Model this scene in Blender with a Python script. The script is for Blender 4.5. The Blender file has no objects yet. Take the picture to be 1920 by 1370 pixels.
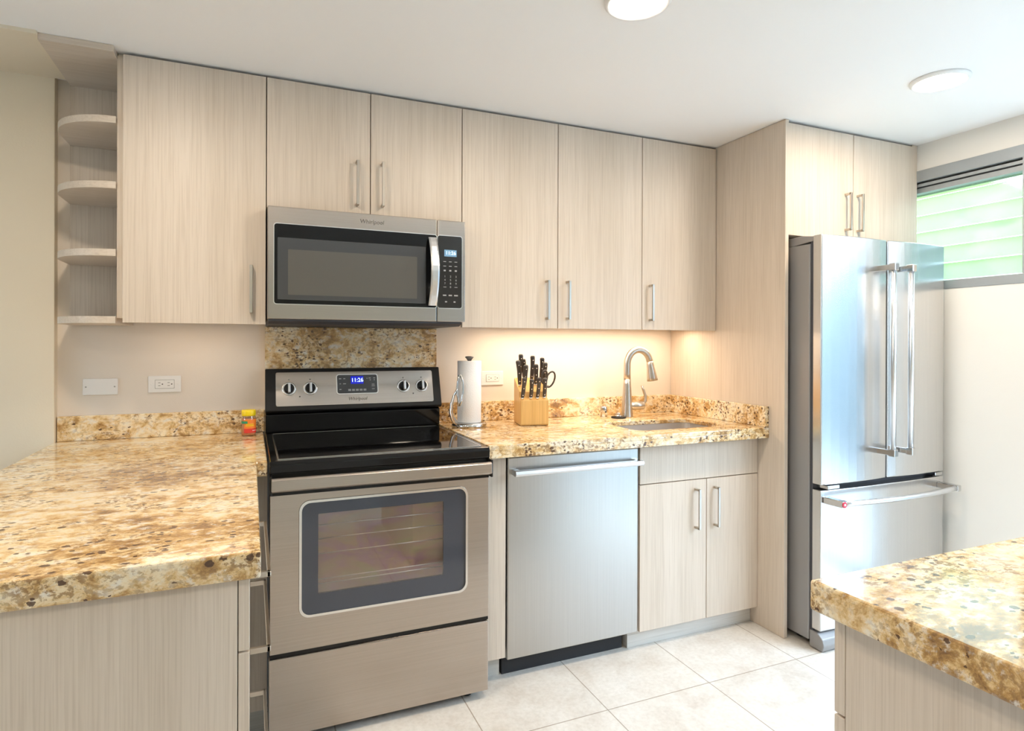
import bpy, bmesh, math, random
from mathutils import Vector, Matrix
random.seed(4)
S = bpy.context.scene
COL = S.collection
PI = math.pi

# ------------------------------------------------------------------ camera
W_, H_ = 1920, 1370
F_, PX, PY = 1140.3164, 951.0782, 645.6266
YAW, PITCH, ROLL = 0.3992, -0.0016, 0.0032
c_, s_ = math.cos(YAW), math.sin(YAW)
R0, D0, H0 = Vector((c_, -s_, 0)), Vector((s_, c_, 0)), Vector((0, 0, 1))
D1 = D0 * math.cos(PITCH) + H0 * math.sin(PITCH)
H1 = H0 * math.cos(PITCH) - D0 * math.sin(PITCH)
R2 = R0 * math.cos(ROLL) + H1 * math.sin(ROLL)
H2 = H1 * math.cos(ROLL) - R0 * math.sin(ROLL)
cam = bpy.data.objects.new('camera', bpy.data.cameras.new('camera'))
COL.objects.link(cam)
m = Matrix((R2, H2, -D1)).transposed().to_4x4()
m.translation = Vector((-0.055, -2.8034, 1.3061))
cam.matrix_world = m
cam.data.sensor_width = 36.0
cam.data.lens = F_ / W_ * 36.0
cam.data.shift_x = (W_ / 2 - PX) / W_
cam.data.shift_y = (PY - H_ / 2) / W_
cam.data.clip_start = 0.02
S.camera = cam

# ------------------------------------------------------------------ world, daylight, exposure
SKY = 13.0
EXPO = 0.42
world = bpy.data.worlds.new('sky'); S.world = world; world.use_nodes = True
wn = world.node_tree
bg = wn.nodes['Background']
tc = wn.nodes.new('ShaderNodeTexCoord'); sp = wn.nodes.new('ShaderNodeSeparateXYZ')
rp = wn.nodes.new('ShaderNodeValToRGB')
wn.links.new(tc.outputs['Generated'], sp.inputs[0]); wn.links.new(sp.outputs['Z'], rp.inputs[0])
rp.color_ramp.elements[0].position = 0.0; rp.color_ramp.elements[0].color = (0.70, 0.85, 1.0, 1)
rp.color_ramp.elements[1].position = 0.7; rp.color_ramp.elements[1].color = (0.57, 0.77, 1.0, 1)
wn.links.new(rp.outputs[0], bg.inputs[0]); bg.inputs[1].default_value = SKY
S.view_settings.view_transform = 'Standard'
S.view_settings.look = 'None'
S.view_settings.gamma = 1.0
S.view_settings.use_curve_mapping = False
S.view_settings.exposure = EXPO

def area(name, loc, target, sx, sy, power, col, portal=False, shape='RECTANGLE', spread=PI):
    l = bpy.data.lights.new(name, 'AREA'); l.shape = shape; l.size = sx; l.size_y = sy
    l.energy = power; l.color = col; l.spread = spread
    o = bpy.data.objects.new(name, l); COL.objects.link(o); o.location = loc
    o.rotation_euler = (Vector(target) - Vector(loc)).to_track_quat('-Z', 'Y').to_euler()
    if portal: l.cycles.is_portal = True
    return o
CX0, CX1 = -4.5, 3.03        # room extents
CY0 = -6.0
CZ = 2.307
# openings: glazed door in the right wall, added opening in the far left wall
DY0, DY1, DZ1 = -4.3, -1.36, 2.12
area('door_portal', (CX1 + .1, (DY0 + DY1) / 2, DZ1 / 2), (0, (DY0 + DY1) / 2, DZ1 / 2), DY1 - DY0, DZ1, 1, (1, 1, 1), True)
LY0, LY1, LZ1 = -2.5, -1.2, 2.05        # unseen opening added in the far left wall for fill daylight
area('left_portal', (CX0 - .06, (LY0 + LY1) / 2, LZ1 / 2), (0, (LY0 + LY1) / 2, LZ1 / 2), LY1 - LY0, LZ1, 1, (1, 1, 1), True)
area('window_portal', (CX1 + .16, -1.2, 1.85), (0, -1.2, 1.85), 1.0, .5, 1, (1, 1, 1), True)

# ------------------------------------------------------------------ materials
def mat(name):
    m = bpy.data.materials.new(name); m.use_nodes = True
    return m, m.node_tree.nodes, m.node_tree.links, m.node_tree.nodes['Principled BSDF']
def plain(name, col, rough=.5, metal=0., spec=None, emit=None, estr=0, coat=0):
    m, N, L, P = mat(name)
    P.inputs['Base Color'].default_value = (*col, 1); P.inputs['Roughness'].default_value = rough
    P.inputs['Metallic'].default_value = metal
    if spec is not None: P.inputs['Specular IOR Level'].default_value = spec
    if coat: P.inputs['Coat Weight'].default_value = coat; P.inputs['Coat Roughness'].default_value = .05
    if emit: P.inputs['Emission Color'].default_value = (*emit, 1); P.inputs['Emission Strength'].default_value = estr
    return m
def ramp(N, stops, interp='LINEAR'):
    r = N.new('ShaderNodeValToRGB'); r.color_ramp.interpolation = interp
    e = r.color_ramp.elements
    while len(e) < len(stops): e.new(.5)
    for k, (p, c) in enumerate(stops):
        e[k].position = p; e[k].color = (*c, 1) if len(c) == 3 else c
    return r
def pos_map(N, L, scale=(1, 1, 1), loc=(0, 0, 0), rot=(0, 0, 0)):
    g = N.new('ShaderNodeNewGeometry'); mp = N.new('ShaderNodeMapping')
    mp.inputs['Scale'].default_value = scale; mp.inputs['Location'].default_value = loc; mp.inputs['Rotation'].default_value = rot
    L.new(g.outputs['Position'], mp.inputs[0]); return mp
def noise(N, L, vec, scale, detail=4, rough=.55, dist=0):
    n = N.new('ShaderNodeTexNoise'); n.inputs['Scale'].default_value = scale; n.inputs['Detail'].default_value = detail
    n.inputs['Roughness'].default_value = rough; n.inputs['Distortion'].default_value = dist
    L.new(vec.outputs[0], n.inputs['Vector']); return n
def mixc(N, L, a, b, f, mode='MIX'):
    x = N.new('ShaderNodeMix'); x.data_type = 'RGBA'; x.blend_type = mode
    for sock, v in ((x.inputs[6], a), (x.inputs[7], b), (x.inputs[0], f)):
        if isinstance(v, tuple): sock.default_value = (*v, 1)
        elif isinstance(v, (int, float)): sock.default_value = v
        else: L.new(v, sock)
    return x.outputs[2]

def wood(name, dark, light, along='z', rough=.42):
    m, N, L, P = mat(name)
    sc = {'z': (95, 95, 2.2), 'x': (2.2, 95, 95), 'y': (95, 2.2, 95)}[along]
    v = pos_map(N, L, sc)
    n1 = noise(N, L, v, 1.0, 5, .6, .3)
    sc2 = {'z': (260, 260, 4), 'x': (4, 260, 260), 'y': (260, 4, 260)}[along]
    n2 = noise(N, L, pos_map(N, L, sc2), 1.0, 3, .6)
    sc3 = {'z': (9, 9, .5), 'x': (.5, 9, 9), 'y': (9, .5, 9)}[along]
    n3 = noise(N, L, pos_map(N, L, sc3), 1.0, 3, .5)
    r1 = ramp(N, [(.30, dark), (.70, light)]); L.new(n1.outputs[0], r1.inputs[0])
    r2 = ramp(N, [(.34, (.86, .84, .82)), (.54, (1, 1, 1))]); L.new(n2.outputs[0], r2.inputs[0])
    r3 = ramp(N, [(.35, (.93, .92, .90)), (.65, (1, 1, 1))]); L.new(n3.outputs[0], r3.inputs[0])
    o = mixc(N, L, r1.outputs[0], r2.outputs[0], .8, 'MULTIPLY')
    o = mixc(N, L, o, r3.outputs[0], 1.0, 'MULTIPLY')
    L.new(o, P.inputs['Base Color']); P.inputs['Roughness'].default_value = rough
    b = N.new('ShaderNodeBump'); b.inputs['Strength'].default_value = .08; b.inputs['Distance'].default_value = .001
    L.new(n2.outputs[0], b.inputs['Height']); L.new(b.outputs[0], P.inputs['Normal'])
    return m

def granite(name, seed=0.):
    m, N, L, P = mat(name)
    v0 = pos_map(N, L, (.72, 1, 1), (seed, seed * .7, 0))
    wn_ = noise(N, L, v0, 9, 3, .5)
    v = N.new('ShaderNodeVectorMath'); v.operation = 'MULTIPLY_ADD'; v.inputs[1].default_value = (.025, .025, .025)
    L.new(wn_.outputs['Color'], v.inputs[0]); L.new(v0.outputs[0], v.inputs[2])
    def math_(op, a, b):
        n = N.new('ShaderNodeMath'); n.operation = op
        for k, x in enumerate((a, b)):
            if isinstance(x, (int, float)): n.inputs[k].default_value = x
            else: L.new(x, n.inputs[k])
        return n.outputs[0]
    big = noise(N, L, v, 3.2, 4, .6)
    mid = noise(N, L, v, 24, 8, .74, .4)
    tone = math_('ADD', math_('MULTIPLY', big.outputs[0], .40), math_('MULTIPLY', mid.outputs[0], .60))
    base = ramp(N, [(.38, (.22, .12, .055)), (.44, (.50, .29, .10)), (.485, (.745, .53, .265)), (.53, (.84, .69, .45)), (.59, (.87, .77, .58)), (.67, (.72, .68, .61))])
    L.new(tone, base.inputs[0])
    # grey-white quartz grains
    q = noise(N, L, v, 48, 5, .65)
    qr = ramp(N, [(.54, (0, 0, 0)), (.66, (.75, .75, .75))]); L.new(q.outputs[0], qr.inputs[0])
    o = mixc(N, L, base.outputs[0], (.80, .77, .70), qr.outputs[0])
    # brown peppering
    p1 = noise(N, L, v, 95, 5, .7)
    pr = ramp(N, [(.435, (1, 1, 1)), (.50, (0, 0, 0))]); L.new(p1.outputs[0], pr.inputs[0])
    c1 = noise(N, L, pos_map(N, L, (1, 1, 1), (7.3 + seed, 2.2, 1.1)), 6.5, 4, .6)
    cr = ramp(N, [(.40, (.12, .12, .12)), (.58, (.95, .95, .95))]); L.new(c1.outputs[0], cr.inputs[0])
    o = mixc(N, L, o, (.30, .17, .07), math_('MULTIPLY', pr.outputs[0], cr.outputs[0]))
    # dark garnets in clusters
    vor = N.new('ShaderNodeTexVoronoi'); vor.inputs['Scale'].default_value = 78
    L.new(v.outputs[0], vor.inputs['Vector'])
    rnd = N.new('ShaderNodeSeparateColor'); L.new(vor.outputs['Color'], rnd.inputs[0])
    thr = math_('MULTIPLY', math_('SUBTRACT', c1.outputs[0], .39), 1.65)
    on = math_('LESS_THAN', rnd.outputs[0], thr)
    rad = math_('ADD', .18, math_('MULTIPLY', rnd.outputs[1], .30))
    near = math_('LESS_THAN', math_('ADD', vor.outputs['Distance'], math_('MULTIPLY', math_('SUBTRACT', p1.outputs[0], .5), .7)), rad)
    o = mixc(N, L, o, (.075, .035, .022), math_('MULTIPLY', math_('MULTIPLY', on, near), .88))
    L.new(o, P.inputs['Base Color'])
    P.inputs['Roughness'].default_value = .09; P.inputs['Specular IOR Level'].default_value = .55
    return m

def steel(name, col=(.49, .435, .39), rough=.27, along='x', aniso=.6):
    m, N, L, P = mat(name)
    sc = {'x': (2, 400, 400), 'z': (400, 400, 2)}[along]
    n = noise(N, L, pos_map(N, L, sc), 1.0, 3, .6)
    r = ramp(N, [(.3, tuple(k * .94 for k in col)), (.7, tuple(min(1, k * 1.05) for k in col))]); L.new(n.outputs[0], r.inputs[0])
    L.new(r.outputs[0], P.inputs['Base Color'])
    P.inputs['Metallic'].default_value = 1; P.inputs['Roughness'].default_value = rough
    P.inputs['Anisotropic'].default_value = aniso
    tg = N.new('ShaderNodeTangent'); tg.direction_type = 'RADIAL'; tg.axis = 'Z'
    L.new(tg.outputs[0], P.inputs['Tangent'])
    return m

def wall_paint(name, col, rough=.75, bump=.12):
    m, N, L, P = mat(name)
    n = noise(N, L, pos_map(N, L), 180, 3, .5)
    P.inputs['Base Color'].default_value = (*col, 1); P.inputs['Roughness'].default_value = rough
    b = N.new('ShaderNodeBump'); b.inputs['Strength'].default_value = bump; b.inputs['Distance'].default_value = .002
    L.new(n.outputs[0], b.inputs['Height']); L.new(b.outputs[0], P.inputs['Normal'])
    return m

def tile_floor():
    m, N, L, P = mat('stone_tile')
    v = pos_map(N, L, (1, 1, 1), (-.669 + .0015, .945 + .0015, 0))
    bt = N.new('ShaderNodeTexBrick'); bt.offset = 0; bt.squash = 1
    bt.inputs['Scale'].default_value = 1; bt.inputs['Brick Width'].default_value = .4555; bt.inputs['Row Height'].default_value = .4555
    bt.inputs['Mortar Size'].default_value = .0022; bt.inputs['Mortar Smooth'].default_value = .1
    bt.inputs['Color1'].default_value = (.98, .98, .98, 1); bt.inputs['Color2'].default_value = (.92, .92, .92, 1); bt.inputs['Mortar'].default_value = (.52, .46, .40, 1)
    L.new(v.outputs[0], bt.inputs['Vector'])
    n1 = noise(N, L, v, 6, 6, .65, .5); n2 = noise(N, L, v, 60, 4, .6)
    r1 = ramp(N, [(.32, (.66, .60, .53)), (.5, (.74, .70, .64)), (.68, (.80, .77, .72))]); L.new(n1.outputs[0], r1.inputs[0])
    r2 = ramp(N, [(.35, (.88, .87, .85)), (.6, (1, 1, 1))]); L.new(n2.outputs[0], r2.inputs[0])
    o = mixc(N, L, r1.outputs[0], r2.outputs[0], .8, 'MULTIPLY'); o = mixc(N, L, o, bt.outputs[0], 1., 'MULTIPLY')
    L.new(o, P.inputs['Base Color']); P.inputs['Roughness'].default_value = .38
    b = N.new('ShaderNodeBump'); b.inputs['Strength'].default_value = .3; b.inputs['Distance'].default_value = .002; b.invert = True
    L.new(bt.outputs['Fac'], b.inputs['Height']); L.new(b.outputs[0], P.inputs['Normal'])
    return m

M = {}
M['wood'] = wood('pale_wood_laminate', (.665, .572, .475), (.712, .62, .522))
M['wood_h'] = wood('pale_wood_laminate_flat', (.665, .572, .475), (.712, .62, .522), 'x')
M['granite'] = granite('golden_granite')
M['steel'] = steel('brushed_steel')
M['steel_v'] = steel('brushed_steel_upright', (.66, .65, .64), .24, 'z', .3)
M['steel_dw'] = steel('dull_brushed_steel', (.50, .49, .47), .30, 'z', .3)
M['nickel'] = plain('satin_nickel', (.56, .51, .45), .30, 1)
M['sink_steel'] = plain('satin_sink_steel', (.62, .585, .55), .42, .75)
M['chrome'] = plain('chrome', (.60, .60, .60), .12, 1)
M['alu'] = plain('brushed_aluminium', (.72, .73, .75), .28, 1)
M['black_gloss'] = plain('black_enamel', (.005, .005, .0055), .10, 0, .35)
M['black_satin'] = plain('black_plastic', (.012, .0115, .0115), .30, 0, .28)
M['glass_top'] = plain('black_ceramic_glass', (.004, .004, .0045), .04, 0, .5)
M['dark_glass'] = plain('smoked_glass', (.022, .021, .020), .06, 0, .5)
M['mesh_glass'] = plain('screened_glass', (.10, .095, .085), .10, 0, .6)
M['rim_glass'] = plain('grey_glass_border', (.055, .057, .06), .10, 0, .6)
M['frit'] = plain('slate_glass', (.055, .06, .075), .07, 0, .6)
M['fridge_grey'] = plain('grey_painted_steel', (.30, .29, .285), .42, .3)
M['gasket'] = plain('dark_gasket', (.06, .06, .07), .6)
M['wall'] = wall_paint('cream_wall_paint', (.80, .725, .635))
M['wall_beige'] = wall_paint('beige_wall_paint', (.78, .69, .54))
M['wall_cool'] = wall_paint('off_white_wall_paint', (.80, .775, .725))
M['ceil'] = wall_paint('white_ceiling_paint', (.90, .895, .885), .85, .05)
M['floor'] = tile_floor()
M['white'] = plain('white_plastic', (.86, .85, .83), .35)
M['slot'] = plain('dark_slot', (.10, .085, .075), .5)
M['toe'] = wood('pale_toe_board', (.62, .60, .56), (.70, .68, .64), 'x', .5)
M['dark'] = plain('dark_void', (.02, .02, .022), .7)
M['paper'] = wall_paint('paper_towel', (.88, .87, .86), .95, .6)
M['block'] = wood('honey_wood', (.66, .38, .12), (.78, .50, .19), 'z', .35)
M['knife'] = plain('dark_knife_handle', (.055, .045, .040), .35)
M['rivet'] = plain('bright_rivet', (.85, .83, .80), .2, 1)
M['yellow'] = plain('yellow_lid', (.90, .68, .01), .35)
M['orange'] = plain('orange_label', (.90, .24, .03), .4)
M['red'] = plain('red_label', (.72, .05, .03), .4)
M['green'] = plain('green_label', (.03, .28, .12), .4)
M['powder'] = plain('reddish_seasoning', (.62, .25, .10), .5)
M['lens'] = plain('lamp_lens', (1, 1, 1), .5, 0, None, (1.0, .86, .68), 9.0)
M['led'] = plain('lit_strip', (1, 1, 1), .5, 0, None, (1.0, .82, .60), 1.2)
M['led_dim'] = plain('dim_lit_strip', (1, 1, 1), .5, 0, None, (1.0, .82, .60), .4)
M['lcd_blue'] = plain('blue_display', (.0, .0, .05), .2, 0, None, (.01, .02, .75), .55)
M['lcd_lit'] = plain('lit_digits', (.5, .7, 1), .3, 0, None, (.55, .75, 1.0), 1.8)
M['lcd_grey'] = plain('pale_display', (.10, .16, .20), .2, 0, None, (.12, .24, .36), .8)
M['print_grey'] = plain('grey_print', (.40, .39, .38), .5)
M['print_dark'] = plain('dark_print', (.13, .12, .11), .45)
M['frame'] = plain('grey_aluminium_frame', (.40, .43, .45), .4, .5)
M['ring'] = plain('silver_trim', (.82, .81, .80), .22, 1)
M['medal'] = plain('red_enamel', (.55, .01, .04), .25)
M['rack'] = plain('oven_rack_wire', (.80, .78, .74), .3, 1)
M['grass'] = wall_paint('lawn', (.20, .42, .06), .9, .5)
M['sky_screen'] = wall_paint('sky_screen_paint', (.085, .120, .135), .9, .3)
M['patio'] = wall_paint('pale_patio_paving', (.30, .30, .29), .8, .2)
M['leaf'] = wall_paint('hedge_leaves', (.29, .46, .14), .8, .8)

def cavity_mat():
    m, N, L, P = mat('iridescent_oven_lining')
    n = noise(N, L, pos_map(N, L, (4, 1, 7)), 1.2, 3, .5, .8)
    r = ramp(N, [(.30, (.42, .46, .20)), (.42, (.50, .36, .26)), (.52, (.46, .25, .36)), (.62, (.54, .38, .22)), (.75, (.36, .42, .30))])
    L.new(n.outputs[0], r.inputs[0]); L.new(r.outputs[0], P.inputs['Base Color'])
    P.inputs['Roughness'].default_value = .45
    return m
M['cavity'] = cavity_mat()
def clear_pane(name, tint, refl=.12, rough=.03):
    m, N, L, P = mat(name)
    out = [n for n in N if n.type == 'OUTPUT_MATERIAL'][0]
    t = N.new('ShaderNodeBsdfTransparent'); t.inputs[0].default_value = (*tint, 1)
    g = N.new('ShaderNodeBsdfGlossy'); g.inputs['Roughness'].default_value = rough
    x = N.new('ShaderNodeMixShader'); x.inputs[0].default_value = refl
    L.new(t.outputs[0], x.inputs[1]); L.new(g.outputs[0], x.inputs[2]); L.new(x.outputs[0], out.inputs[0])
    return m
M['oven_pane'] = clear_pane('tinted_oven_glass', (.80, .76, .74), .16)
M['clear'] = clear_pane('clear_window_glass', (.95, .98, .97), .06)
M['jar'] = clear_pane('clear_jar', (.95, .93, .9), .10)
def frosted(name, tint, white, fac):
    m, N, L, P = mat(name)
    out = [n for n in N if n.type == 'OUTPUT_MATERIAL'][0]
    t = N.new('ShaderNodeBsdfRefraction'); t.inputs['Color'].default_value = (*tint, 1); t.inputs['Roughness'].default_value = .22; t.inputs['IOR'].default_value = 1.08
    d = N.new('ShaderNodeBsdfTranslucent'); d.inputs[0].default_value = (*white, 1)
    n = noise(N, L, pos_map(N, L), 160, 2, .5); r = ramp(N, [(.4, (fac * .8,) * 3), (.6, (fac * 1.2,) * 3)]); L.new(n.outputs[0], r.inputs[0])
    x = N.new('ShaderNodeMixShader'); L.new(r.outputs[0], x.inputs[0])
    L.new(t.outputs[0], x.inputs[1]); L.new(d.outputs[0], x.inputs[2]); L.new(x.outputs[0], out.inputs[0])
    return m
M['frost'] = frosted('frosted_louvre_glass', (.57, .58, .51), (.36, .42, .38), .22)
M['frost_edge'] = frosted('louvre_glass_edge', (1, 1, 1), (.8, .85, .85), .35)

# ------------------------------------------------------------------ mesh builder
class MB:
    def __init__(self): self.v, self.f, self.s = [], [], []
    def add(self, verts, faces, smooth=False):
        o = len(self.v); self.v += [Vector(p) for p in verts]
        for f in faces: self.f.append(tuple(i + o for i in f)); self.s.append(smooth)
        return self
    def bm(self, bm, smooth=False):
        bm.verts.index_update()
        self.add([v.co.copy() for v in bm.verts], [[v.index for v in f.verts] for f in bm.faces], smooth); bm.free(); return self
    def box(self, x0, x1, y0, y1, z0, z1, bev=0., seg=2, xf=None):
        b = bmesh.new(); bmesh.ops.create_cube(b, size=1)
        for v in b.verts:
            v.co = Vector((x0 + (v.co.x + .5) * (x1 - x0), y0 + (v.co.y + .5) * (y1 - y0), z0 + (v.co.z + .5) * (z1 - z0)))
        if bev: bmesh.ops.bevel(b, geom=b.edges[:], offset=bev, segments=seg, affect='EDGES', profile=.5)
        if xf is not None: bmesh.ops.transform(b, matrix=xf, verts=b.verts[:])
        return self.bm(b)
    def prism(self, poly, axis, a, b, bev=0., seg=2, xf=None):
        """poly of 2-D points, extruded along axis from a to b; 2-D order (x,y)/(x,z)/(y,z)"""
        def P(p, t): return {'z': (p[0], p[1], t), 'y': (p[0], t, p[1]), 'x': (t, p[0], p[1])}[axis]
        bmx = bmesh.new(); lo = [bmx.verts.new(P(p, a)) for p in poly]; hi = [bmx.verts.new(P(p, b)) for p in poly]
        n = len(poly); bmx.faces.new(lo); bmx.faces.new(hi)
        for i in range(n): bmx.faces.new((lo[i], lo[(i + 1) % n], hi[(i + 1) % n], hi[i]))
        bmesh.ops.recalc_face_normals(bmx, faces=bmx.faces[:])
        if bev:
            ed = [e for e in bmx.edges if len(e.link_faces) == 2 and e.calc_face_angle(0) > .5]
            bmesh.ops.bevel(bmx, geom=ed, offset=bev, segments=seg, affect='EDGES', profile=.5)
        if xf is not None: bmesh.ops.transform(bmx, matrix=xf, verts=bmx.verts[:])
        return self.bm(bmx)
    def frame(self, outer, inner, axis, a, b):
        """ring between two polygons with the same number of points"""
        def P(p, t): return {'z': (p[0], p[1], t), 'y': (p[0], t, p[1]), 'x': (t, p[0], p[1])}[axis]
        n = len(outer); V = [P(p, a) for p in outer] + [P(p, a) for p in inner] + [P(p, b) for p in outer] + [P(p, b) for p in inner]
        F = []
        for i in range(n):
            j = (i + 1) % n
            F += [(i, j, n + j, n + i), (2 * n + i, 3 * n + i, 3 * n + j, 2 * n + j), (i, 2 * n + i, 2 * n + j, j), (n + i, n + j, 3 * n + j, 3 * n + i)]
        bmx = bmesh.new(); vs = [bmx.verts.new(p) for p in V]
        for f in F: bmx.faces.new([vs[k] for k in f])
        bmesh.ops.recalc_face_normals(bmx, faces=bmx.faces[:]); return self.bm(bmx)
    def lathe(self, prof, c, axis=(0, 0, 1), n=28, smooth=True):
        """prof: (radius, height) along axis from c"""
        q = Vector((0, 0, 1)).rotation_difference(Vector(axis).normalized()).to_matrix(); c = Vector(c)
        V, F = [], []
        for r, h in prof:
            for k in range(n):
                t = 2 * PI * k / n; V.append(c + q @ Vector((r * math.cos(t), r * math.sin(t), h)))
        for i in range(len(prof) - 1):
            for k in range(n):
                a, b = i * n + k, i * n + (k + 1) % n; F.append((a, b, b + n, a + n))
        F.append(tuple(range(n))[::-1]); F.append(tuple((len(prof) - 1) * n + k for k in range(n)))
        o = len(self.v); self.add(V, F, smooth); self.s[-1] = self.s[-2] = False
        return self
    def cyl(self, p0, p1, r, n=24, bev=0.):
        p0, p1 = Vector(p0), Vector(p1); h = (p1 - p0).length
        pr = [(r, 0), (r, h)] if not bev else [(r - bev, 0), (r, bev), (r, h - bev), (r - bev, h)]
        return self.lathe(pr, p0, p1 - p0, n)
    def tube(self, pts, rad, n=12, caps=True, flat=None):
        """swept section; rad number or list; flat=(a,b) scale of section axes"""
        pts = [Vector(p) for p in pts]; k = len(pts); V, F = [], []
        rad = rad if isinstance(rad, (list, tuple)) else [rad] * k
        up = None
        for i in range(k):
            t = (pts[min(i + 1, k - 1)] - pts[max(i - 1, 0)]).normalized()
            if up is None:
                up = Vector((0, 0, 1)) if abs(t.z) < .9 else Vector((0, 1, 0))
            a = (up - t * up.dot(t)).normalized(); b = t.cross(a); up = a
            fa, fb = flat if flat else (1, 1)
            for j in range(n):
                w = 2 * PI * j / n; V.append(pts[i] + a * (rad[i] * fa * math.cos(w)) + b * (rad[i] * fb * math.sin(w)))
        for i in range(k - 1):
            for j in range(n):
                p, q = i * n + j, i * n + (j + 1) % n; F.append((p, q, q + n, p + n))
        if caps: F += [tuple(range(n))[::-1], tuple((k - 1) * n + j for j in range(n))]
        return self.add(V, F, True)
    def build(self, name, material, parent=None, loc=None, kind=None, label=None):
        me = bpy.data.meshes.new(name)
        o = bpy.data.objects.new(name, me)
        if parent is not None:
            base = parent.get('_w'); base = Vector(base); o.parent = parent
        else:
            base = Vector(loc) if loc is not None else Vector((0, 0, 0)); o.location = base
        if parent is None: o['_w'] = tuple(base)
        else:
            o['_w'] = tuple(base)
        me.from_pydata([v - base for v in self.v], [], self.f)
        me.polygons.foreach_set('use_smooth', self.s)
        bm = bmesh.new(); bm.from_mesh(me); bmesh.ops.recalc_face_normals(bm, faces=bm.faces[:]); bm.to_mesh(me); bm.free()
        me.update(); me.materials.append(M[material])
        COL.objects.link(o)
        if kind: o['kind'] = kind
        if label: o['label'] = label
        return o
def tag(o, label, cat, group=None, kind=None):
    o['label'] = label; o['category'] = cat
    if group: o['group'] = group
    if kind: o['kind'] = kind
    return o
def thing(name, label, cat, loc, group=None):
    o = bpy.data.objects.new(name, None); o.empty_display_size = .05; COL.objects.link(o)
    o.location = loc; o['_w'] = tuple(loc)
    return tag(o, label, cat, group)
def bx(*a, **k): return MB().box(*a, **k)
def rrect(x0, x1, z0, z1, r, n=6):
    P = []
    for cx, cz, a in ((x1 - r, z1 - r, 0), (x0 + r, z1 - r, 90), (x0 + r, z0 + r, 180), (x1 - r, z0 + r, 270)):
        for k in range(n + 1):
            t = math.radians(a + 90 * k / n); P.append((cx + r * math.cos(t), cz + r * math.sin(t)))
    return P
def text(mb, s, x, y, z, size, depth=.0006, face='-y', shear=0., sx=1.):
    """lettering centred on x,z lying on plane y and facing -y"""
    cu = bpy.data.curves.new('t', 'FONT'); cu.body = s; cu.size = size; cu.align_x = 'CENTER'; cu.align_y = 'CENTER'
    cu.extrude = depth; cu.shear = shear; cu.resolution_u = 3
    o = bpy.data.objects.new('t', cu); COL.objects.link(o)
    dg = bpy.context.evaluated_depsgraph_get()
    me = bpy.data.meshes.new_from_object(o.evaluated_get(dg))
    V = [(x + v.co.x * sx, y - v.co.z, z + v.co.y) for v in me.vertices]
    mb.add(V, [tuple(p.vertices) for p in me.polygons])
    bpy.data.objects.remove(o); bpy.data.curves.remove(cu); bpy.data.meshes.remove(me)
    return mb
def pull(n, along, p, L, parent, proj=.034, w=.011, t=.008, mat_='nickel'):
    """squared bar pull: n outward axis ('-y','+x','+y'), centred on p on the door face"""
    mb = MB(); x, y, z = p; h = L / 2
    def bb(a0, a1, o0, o1, b0, b1):     # along, outward, across
        d = {'x': 0, 'y': 1, 'z': 2}
        lim = [[0, 0], [0, 0], [0, 0]]
        na = d[n[1]]; sg = -1 if n[0] == '-' else 1; al = d[along]; cr = 3 - na - al
        c = (x, y, z)
        lim[al] = [c[al] + a0, c[al] + a1]; lim[cr] = [c[cr] + b0, c[cr] + b1]
        lim[na] = sorted([c[na] + sg * o0, c[na] + sg * o1])
        mb.box(*lim[0], *lim[1], *lim[2], bev=.0012, seg=1)
    bb(-h, h, proj - t, proj, -w / 2, w / 2)
    bb(-h, -h + t + .002, 0, proj - .001, -w / 2, w / 2); bb(h - t - .002, h, 0, proj - .001, -w / 2, w / 2)
    return mb.build('handle', mat_, parent)

# ------------------------------------------------------------------ the room
fl = bx(CX0 - .1, CX1 + .2, CY0 - .1, .2, -.08, 0).build('floor', 'floor', kind='structure')
cl = bx(CX0 - .1, CX1 + .2, CY0 - .1, .2, CZ, CZ + .1).build('ceiling', 'ceil', kind='structure')
bx(-.734, CX1 + .2, 0, .15, 0, CZ).build('wall_back', 'wall', kind='structure')
bx(CX0 - .1, -.734, -.04, .15, 0, CZ, bev=.002).build('wall_left', 'wall_beige', kind='structure')
mb = MB()
mb.box(CX0 - .1, CX0, CY0, LY0, 0, CZ).box(CX0 - .1, CX0, LY1, -.04, 0, CZ).box(CX0 - .1, CX0, LY0, LY1, LZ1, CZ)
mb.build('wall_far_left', 'wall', kind='structure')
bx(-20, CX0 - .15, -18, 6, -.35, -.25).build('ground', 'patio', kind='structure')
bx(-8.4, -8.2, -16, 5, -.3, 2.2).build('wall_sky_screen', 'sky_screen', kind='structure')  # unseen screen wall outside the added left opening
bx(CX0 - .1, CX1 + .15, CY0 - .15, CY0, 0, CZ).build('wall_rear', 'wall', kind='structure')
# beige strip under the ceiling by the shelves, its colour imitates dimmer light
bx(-2.6, -.692, -.415, -.04, CZ - .012, CZ).build('ceiling_shade_1', 'wall_beige', kind='structure')
WZ0, WZ1 = 1.576, 2.177       # window
WY0, WY1 = -1.27, -.60
mb = MB(); X0, X1 = CX1, CX1 + .15
mb.box(X0, X1, WY1, 0, 0, CZ); mb.box(X0, X1, WY0, WY1, 0, WZ0); mb.box(X0, X1, WY0, WY1, WZ1, CZ)
mb.box(X0, X1, DY1, WY0, 0, CZ); mb.box(X0, X1, DY0, DY1, DZ1, CZ); mb.box(X0, X1, CY0, DY0, 0, CZ)
mb.build('wall_right', 'wall_cool', kind='structure')
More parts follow.
